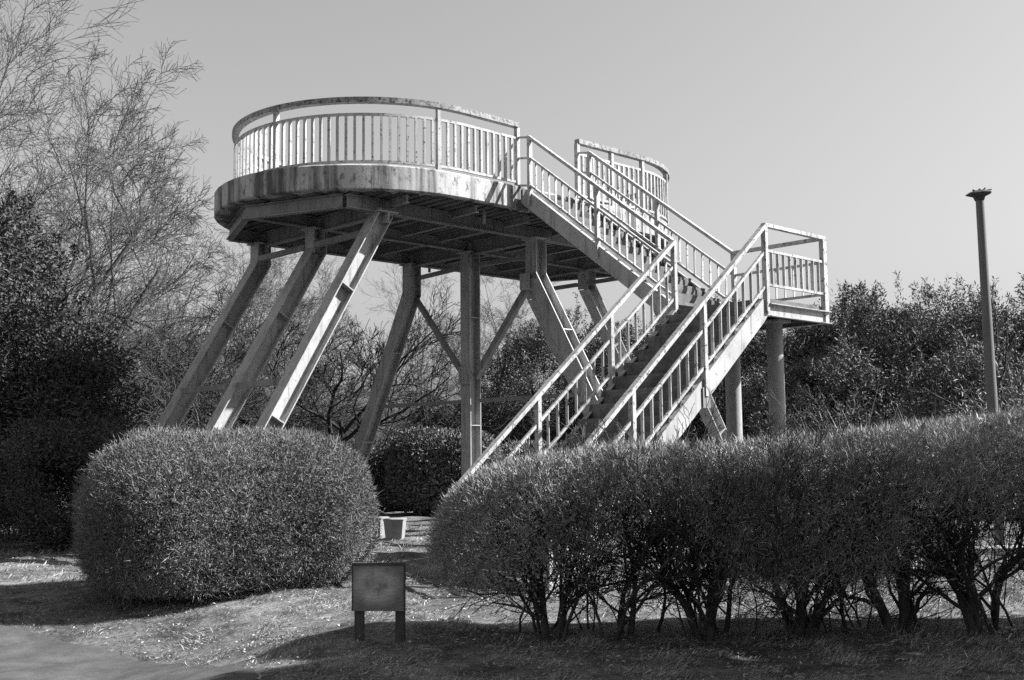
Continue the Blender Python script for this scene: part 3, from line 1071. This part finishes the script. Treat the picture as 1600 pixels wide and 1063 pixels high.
def make_bare(seed, h, r, d, prm, mat):
    """trunk as one mesh, each main limb with its twigs as the crown"""
    B_ = Branches(seed)
    B_.grow((0, 0, -0.2), d, h, r, 0, prm)
    # the first tube written is the trunk
    nt = (prm[0]['seg'] + 1) * prm[0]['sides']
    nf = prm[0]['seg'] * prm[0]['sides']
    tv, tf = B_.v[:nt], B_.f[:nf]
    cv, cf = B_.v[nt:], [tuple(i - nt for i in f) for f in B_.f[nf:]]
    out = []
    for nm, v, f in (('trunk', tv, tf), ('crown', cv, cf)):
        me = bpy.data.meshes.new(nm)
        me.from_pydata(v, [], f)
        me.update()
        me.materials.append(mat)
        for p in me.polygons: p.use_smooth = True
        out.append((nm, me))
    return out
sweep = make_bare(3, 7.6, 0.13, (0.14, 0, 1), bare_prm((0.02, 0.0, 0.015), 1.0, 0.17, 0.8), M['twig'])
upright = make_bare(8, 8.2, 0.13, (0.05, 0, 1), bare_prm((0.005, 0.0, 0.025), 0.95, 0.17, 0.74), M['twig'])
place_bare(sweep, 'tallest bare tree with fine twigs, at the top left corner', (-14.0, 27.5, 0), 0.2, 1.25)
place_bare(upright, 'slender bare tree rising second from the left', (-12.0, 29.5, 0), 3.5, 1.15)
place_bare(sweep, 'bare tree with sweeping twigs left of the deck', (-12.4, 27.0, 0), 0.0, 0.98)
place_bare(upright, 'bare tree whose top spreads beside the deck edge', (-10.0, 29.0, 0), 2.6, 0.72)
place_bare(sweep, 'low bare tree with tangled twigs behind the leftmost legs', (-7.9, 31.0, 0), 5.6, 0.72)
place_bare(upright, 'small bare tree behind the upright middle leg', (-1.0, 36.0, 0), 4.0, 0.66)
place_bare(sweep, 'distant bare tree between the far splayed leg and the nearest leg', (-5.0, 37.0, 0), 2.4, 0.74)
place_bare(upright, 'distant bare tree left of the upright middle leg', (-2.9, 38.0, 0), 0.7, 0.7)
place_bare(sweep, 'distant bare tree seen between the two leftmost legs', (-8.4, 37.0, 0), 4.4, 0.84)

# dark spreading tree seen under the deck
SPREAD = [dict(seg=5, bend=0.1, pull=(0, 0, 0), n=7, start=0.4, spread=0.95, ratio=2.0, rr=0.66, sides=8, tip=0.3, rmin=0.007),
          dict(seg=9, bend=0.2, pull=(0, 0, 0.035), n=8, start=0.2, spread=0.8, ratio=0.5, rr=0.55, sides=6, tip=0.25),
          dict(seg=6, bend=0.2, pull=(0, 0, 0.04), n=7, start=0.15, spread=0.75, ratio=0.5, rr=0.5, sides=4, tip=0.3),
          dict(seg=4, bend=0.18, pull=(0, 0, 0.03), n=7, start=0.15, spread=0.7, ratio=0.55, rr=0.5, sides=3, tip=0.5),
          dict(seg=3, bend=0.18, pull=(0, 0, 0.0), n=0, start=0.1, spread=0.5, ratio=0.5, rr=0.6, sides=3, tip=0.6)]
gn = make_bare(17, 2.3, 0.17, (0.12, 0, 1), SPREAD, M['bark'])
t = place_bare(gn, 'dark gnarled tree with spreading limbs framed by the tower legs', (-4.1, 28.0, 0), 0.6, 1.12, 'gnarled_tree')
t['group'] = 'dark gnarled trees behind the tower'
t = place_bare(gn, 'second gnarled tree with a thin dark trunk, just right of the nearest leg', (-6.1, 30.5, 0), 3.4, 1.12, 'gnarled_tree')
t['group'] = 'dark gnarled trees behind the tower'

# ------------------------------------------------------------------ leafy crowns
def crown_mesh(seed, rx, ry, rz_, nclump, nleaf, leaf, mat, spiky=0.0, zc=0.0, cl=(0.35, 0.7), lw=0.4, droop=0.0):
    rng = np.random.default_rng(seed)
    D = rng.normal(size=(nclump, 3))
    D /= np.linalg.norm(D, axis=1)[:, None]
    rad = rng.uniform(0.45, 1.0, nclump) ** 0.5
    rad *= 1 + 0.22 * np.sin(D[:, 0] * 4 + seed) * np.cos(D[:, 2] * 5 + seed * 1.3)
    C = D * rad[:, None] * np.array([rx, ry, rz_])
    cs = rng.uniform(cl[0], cl[1], nclump)
    idx = rng.integers(0, nclump, nleaf)
    off = rng.normal(size=(nleaf, 3))
    off /= np.linalg.norm(off, axis=1)[:, None]
    off *= (rng.random(nleaf) ** 0.45)[:, None] * cs[idx][:, None]
    P = C[idx] + off
    if spiky:
        top = np.argsort(-(C[:, 2] + cs))[:nclump // 3]
        m = np.where(rng.random(nleaf) < 0.10)[0]
        nsh = 90
        ct = top[rng.integers(0, len(top), nsh)]
        sb = C[ct] + np.column_stack([rng.normal(0, 0.3, nsh), rng.normal(0, 0.3, nsh), cs[ct] * 0.5])
        sl = rng.exponential(spiky, nsh) + 0.2
        sd = np.column_stack([rng.normal(0, 0.25, nsh), rng.normal(0, 0.25, nsh), np.ones(nsh)])
        w_ = rng.integers(0, nsh, len(m))
        tt = rng.random(len(m)) ** 1.3
        P[m] = sb[w_] + sd[w_] * (sl[w_] * tt)[:, None] + rng.normal(0, 0.05, (len(m), 3)) * (1.2 - tt)[:, None]
    P[:, 2] += zc
    dirs = off / (np.linalg.norm(off, axis=1)[:, None] + 1e-9) + rng.normal(size=P.shape) * 0.7
    dirs[:, 2] += 0.25 - droop
    V, F = leaf_quads(P, dirs, rng.uniform(leaf * 0.6, leaf * 1.4, nleaf), rng.uniform(leaf * lw * 0.6, leaf * lw * 1.3, nleaf), rng, 0.1)
    return np_mesh('crown', V, F, mat)

def limb_mesh(seed, h, r, spread=0.9):
    B_ = Branches(seed)
    B_.grow((0, 0, -0.2), (0.05, 0, 1), h, r, 0,
            [dict(seg=6, bend=0.1, pull=(0, 0, 0.02), n=8, start=0.25, spread=spread, ratio=0.5, rr=0.5, sides=7, tip=0.3, rmin=0.008),
             dict(seg=4, bend=0.15, pull=(0, 0, 0.04), n=4, start=0.3, spread=0.7, ratio=0.5, rr=0.5, sides=4, tip=0.4),
             dict(seg=3, bend=0.15, pull=(0, 0, 0.04), n=0, start=0.3, spread=0.7, ratio=0.5, rr=0.5, sides=3, tip=0.5)])
    return B_.mesh('trunk', M['bark'])

def leafy(name, label, cat, loc, rz, sc, crown, trunk, group=None):
    t = empty(name, loc, rz)
    t.scale = sc if isinstance(sc, tuple) else (sc, sc, sc)
    tag(t, label, cat, group)
    link_obj('crown', crown, t)
    link_obj('trunk', trunk, t)
    return t

# dark evergreens filling the left edge
ev = [crown_mesh(51, 2.0, 1.7, 2.9, 120, 90000, 0.085, M['evergreen'], 0.1, 3.2, (0.3, 0.75)),
      crown_mesh(52, 1.7, 1.5, 1.6, 100, 45000, 0.075, M['evergreen'], 0.0, 1.75, (0.3, 0.6))]
evt = limb_mesh(61, 5.0, 0.16)
evt2 = limb_mesh(62, 2.8, 0.1)
leafy('evergreen_tree', 'tall dark evergreen filling the left edge of the picture', 'tree', (-10.0, 20.4, 0), 0.3, (1.1, 1.0, 1.02), ev[0], evt, 'dark evergreens at left')
leafy('evergreen_tree', 'dark evergreen between the left edge and the rounded hedge', 'tree', (-9.2, 21.6, 0), 2.1, (0.85, 0.9, 0.72), ev[0], evt, 'dark evergreens at left')
leafy('evergreen_shrub', 'broad dark shrub behind the rounded hedge, below the slanting legs', 'shrub', (-6.2, 24.5, 0), 0.9, (1.0, 1.0, 0.66), ev[1], evt2, 'dark evergreens at left')
leafy('evergreen_shrub', 'low dark shrub at the left edge, beside the sunlit turf', 'shrub', (-7.4, 19.0, 0), 2.9, (0.9, 0.8, 0.66), ev[1], evt2, 'dark evergreens at left')
leafy('evergreen_shrub', 'dark shrub under the deck behind the nearest slanting leg', 'shrub', (-4.4, 32.5, 0), 4.1, (1.0, 0.9, 0.55), ev[1], evt2, 'dark evergreens at left')

# thicket on the right
th = [crown_mesh(71, 2.3, 1.8, 2.5, 130, 60000, 0.115, M['thicket'], 0.12, 2.9, (0.35, 0.8), 0.28),
      crown_mesh(72, 2.0, 1.8, 2.1, 110, 52000, 0.105, M['thicket'], 0.16, 2.5, (0.3, 0.75), 0.24, 0.1),
      crown_mesh(73, 2.6, 2.0, 1.7, 110, 52000, 0.11, M['thicket'], 0.1, 1.9, (0.35, 0.7), 0.3, 0.15)]
tht = [limb_mesh(81, 4.6, 0.13), limb_mesh(82, 4.0, 0.11), limb_mesh(83, 3.0, 0.1)]
TH = [  # kind, x, y, rz, scale, label
    (2, -1.4, 34.0, 0.3, (1.1, 1.0, 0.8), 'dark thicket shrub between the far splayed leg and the upright middle leg'),
    (1, 0.9, 33.0, 1.1, (1.0, 1.0, 1.12), 'leafy thicket tree just right of the upright middle leg'),
    (0, 3.0, 32.0, 2.0, (1.0, 1.0, 0.95), 'leafy thicket tree behind the middle of the lower stair flight'),
    (1, 5.0, 31.0, 0.5, (1.05, 1.0, 1.08), 'leafy thicket tree behind the top of the lower stair flight'),
    (0, 7.0, 30.0, 3.0, (1.0, 1.0, 0.94), 'leafy thicket tree behind the landing columns'),
    (2, 7.9, 27.5, 1.4, (1.0, 1.0, 1.05), 'bushy thicket shrub in front, right of the landing'),
    (0, 9.3, 29.0, 4.3, (1.05, 1.0, 1.0), 'highest leafy thicket tree midway between landing and lamp post'),
    (1, 10.6, 28.0, 5.2, (1.0, 1.0, 1.08), 'leafy thicket tree left of the lamp post'),
    (2, 10.6, 25.6, 0.9, (0.95, 0.9, 1.05), 'bushy thicket shrub in front of the trees left of the lamp post'),
    (0, 12.4, 28.5, 2.6, (1.0, 1.0, 0.9), 'leafy thicket tree directly behind the lamp post'),
    (1, 14.2, 28.0, 3.7, (1.1, 1.0, 1.12), 'leafy thicket tree at the right edge of the picture'),
    (2, 12.9, 25.0, 2.2, (0.95, 0.9, 0.98), 'bushy thicket shrub right of the lamp post'),
]
for kd, x, y, rz, sc, lb in TH:
    leafy('thicket_shrub' if kd == 2 else 'thicket_tree', lb, 'shrub' if kd == 2 else 'tree', (x, y, 0), rz, sc, th[kd], tht[kd], 'evergreen thicket behind the tower')
# paler weed bush near the lamp
wb = crown_mesh(91, 1.3, 0.8, 0.75, 60, 9000, 0.12, M['reed'], 0.25, 1.25, (0.25, 0.5), 0.16)
leafy('pale_bush', 'paler weedy bush at the foot of the lamp post', 'shrub', (9.0, 19.8, 0), 0.2, (1.1, 1.0, 1.2), wb, tht[2])

# tall tree standing outside the picture to the right; it shades the near turf
off_crown = crown_mesh(95, 2.4, 1.3, 5.2, 150, 34000, 0.24, M['evergreen'], 0.0, 6.2, (0.5, 0.85), 0.6)
leafy('evergreen_tree', 'tall evergreen standing outside the picture, right of the hedge', 'tree', (9.9, 7.45, 0), 0.0, (1.0, 1.05, 1.1), off_crown, evt, 'evergreens outside the picture')
leafy('evergreen_tree', 'added evergreen outside the picture, blocking sky light nearest to the viewer on the right', 'tree', (8.6, 4.6, 0), 2.0, (1.1, 1.3, 0.95), off_crown, evt, 'evergreens outside the picture')  # unseen tree, added to dim the sky light on the near turf
leafy('evergreen_tree', 'added evergreen outside the picture, blocking sky light behind the viewer', 'tree', (4.5, -3.5, 0), 1.0, (1.2, 1.5, 0.9), off_crown, evt, 'evergreens outside the picture')  # also added out of view, cuts sky light from behind the camera

# ------------------------------------------------------------------ reeds by the landing columns
def tuft(x, y, h, n, seed, label):
    rng = np.random.default_rng(seed)
    V, F = [], []
    for i in range(n):
        a = rng.uniform(0, 6.28)
        b = np.array([rng.normal(0, 0.12), rng.normal(0, 0.12), -0.05])
        out = np.array([math.cos(a), math.sin(a), 0])
        sd = np.array([-math.sin(a), math.cos(a), 0])
        L_ = h * rng.uniform(0.7, 1.15)
        ln = rng.uniform(0.15, 0.55)
        w = rng.uniform(0.008, 0.018)
        base = len(V)
        for k in range(6):
            t = k / 5
            p = b + np.array([0, 0, 1]) * L_ * (t - 0.35 * ln * t ** 3) + out * L_ * ln * t ** 2
            ww = w * (1 - t * 0.92)
            V += [p - sd * ww, p + sd * ww]
        for k in range(5):
            F.append((base + 2 * k, base + 2 * k + 1, base + 2 * k + 3, base + 2 * k + 2))
    t_ = empty('reed_clump', (x, y, gz(x, y)))
    tag(t_, label, 'reeds', 'dry reeds by the landing columns')
    link_obj('blades', np_mesh('blades', np.array(V), np.array(F), M['reed']), t_)
tuft(3.55, 14.3, 2.0, 80, 1, 'dry reed clump between the two landing columns')
tuft(4.05, 13.9, 2.2, 110, 2, 'tall dry reed clump just right of the front landing column')
tuft(4.5, 14.1, 2.15, 100, 3, 'arching dry reed clump right of the landing, second from the column')
tuft(5.1, 13.7, 2.1, 100, 4, 'sparse dry reed clump farthest right, left of the lamp post')
tuft(3.1, 14.4, 1.6, 60, 5, 'short dry reed clump beside the rear landing column')

# ------------------------------------------------------------------ grass
def near_path(P):
    d = np.full(len(P), 9.0)
    for e_ in pe[::2]:
        d = np.minimum(d, np.hypot(P[:, 0] - e_[0], P[:, 1] - e_[1]))
    return d
def side_of_path(P):
    yy = np.interp(P[:, 0], pe[:, 0][np.argsort(pe[:, 0])], pe[:, 1][np.argsort(pe[:, 0])])
    return P[:, 1] - yy
def grass_mesh(n, x0, x1, y0, y1, seed, hl_, wd, flat=0.8):
    rng = np.random.default_rng(seed)
    P = np.column_stack([rng.uniform(x0, x1, n * 2), rng.uniform(y0, y1, n * 2)])
    dens = 0.55 + 0.45 * vnoise(np.column_stack([P, P[:, :1] * 0]), 2.5, seed + 3) + 0.3 * vnoise(np.column_stack([P, P[:, :1] * 0]), 7.0, seed + 4)
    keep = (rng.random(len(P)) < np.clip(dens, 0.12, 1)) & ((side_of_path(P) > rng.uniform(-0.22, 0.22, len(P))) | (P[:, 0] > -0.8))
    P = P[keep][:n]
    n = len(P)
    z = ground_z(P[:, 0], P[:, 1]) - 0.008
    B0 = np.column_stack([P, z])
    flow = 2.2 * vnoise(np.column_stack([P, P[:, :1] * 0]), 1.6, seed + 9) + rng.normal(0, 0.8, n)
    tilt = np.clip(rng.normal(flat, 0.3, n), 0.05, 1.52)
    clump = np.clip(0.75 + 0.9 * vnoise(np.column_stack([P, P[:, :1] * 0]), 5.0, seed + 12) + 0.5 * vnoise(np.column_stack([P, P[:, :1] * 0]), 12.0, seed + 13), 0.35, 1.9)
    tilt = np.clip(tilt - 0.35 * (clump - 0.8), 0.1, 1.52)
    D = np.column_stack([np.cos(flow) * np.sin(tilt), np.sin(flow) * np.sin(tilt), np.cos(tilt)])
    return leaf_quads(B0, D, rng.uniform(hl_[0], hl_[1], n) * clump, rng.uniform(wd[0], wd[1], n), rng, 0.12)
parts = [grass_mesh(150000, -6.2, 3.8, 7.4, 13.8, 101, (0.025, 0.085), (0.003, 0.007), 1.28),
         grass_mesh(30000, 3.0, 7.5, 8.0, 15.0, 102, (0.04, 0.13), (0.005, 0.01), 1.1),
         grass_mesh(38000, -11.0, 4.0, 13.6, 24.0, 103, (0.04, 0.13), (0.007, 0.014), 1.15)]
rl = np.random.default_rng(131)                      # fallen leaves and bits of twig among the grass
LP = np.column_stack([rl.uniform(-6, 4.2, 5200), rl.uniform(7.5, 14.5, 5200)])
LP = LP[(side_of_path(LP) > 0.0) | (LP[:, 0] > -0.8)]
LB = np.column_stack([LP, ground_z(LP[:, 0], LP[:, 1]) + rl.uniform(0.005, 0.035, len(LP))])
LD = np.column_stack([rl.normal(size=(len(LP), 2)), rl.normal(0, 0.3, len(LP))])
parts.append(leaf_quads(LB, LD, rl.uniform(0.02, 0.055, len(LP)), rl.uniform(0.005, 0.018, len(LP)), rl, 0.15))
Vs, Fs, nn = [], [], 0
for V, F in parts:
    Vs.append(V)
    Fs.append(F + nn)
    nn += len(V)
grass = link_obj('grass', np_mesh('grass', np.concatenate(Vs), np.concatenate(Fs), M['grass']))
tag(grass, 'short dry matted grass covering the turf', None, None, 'stuff')
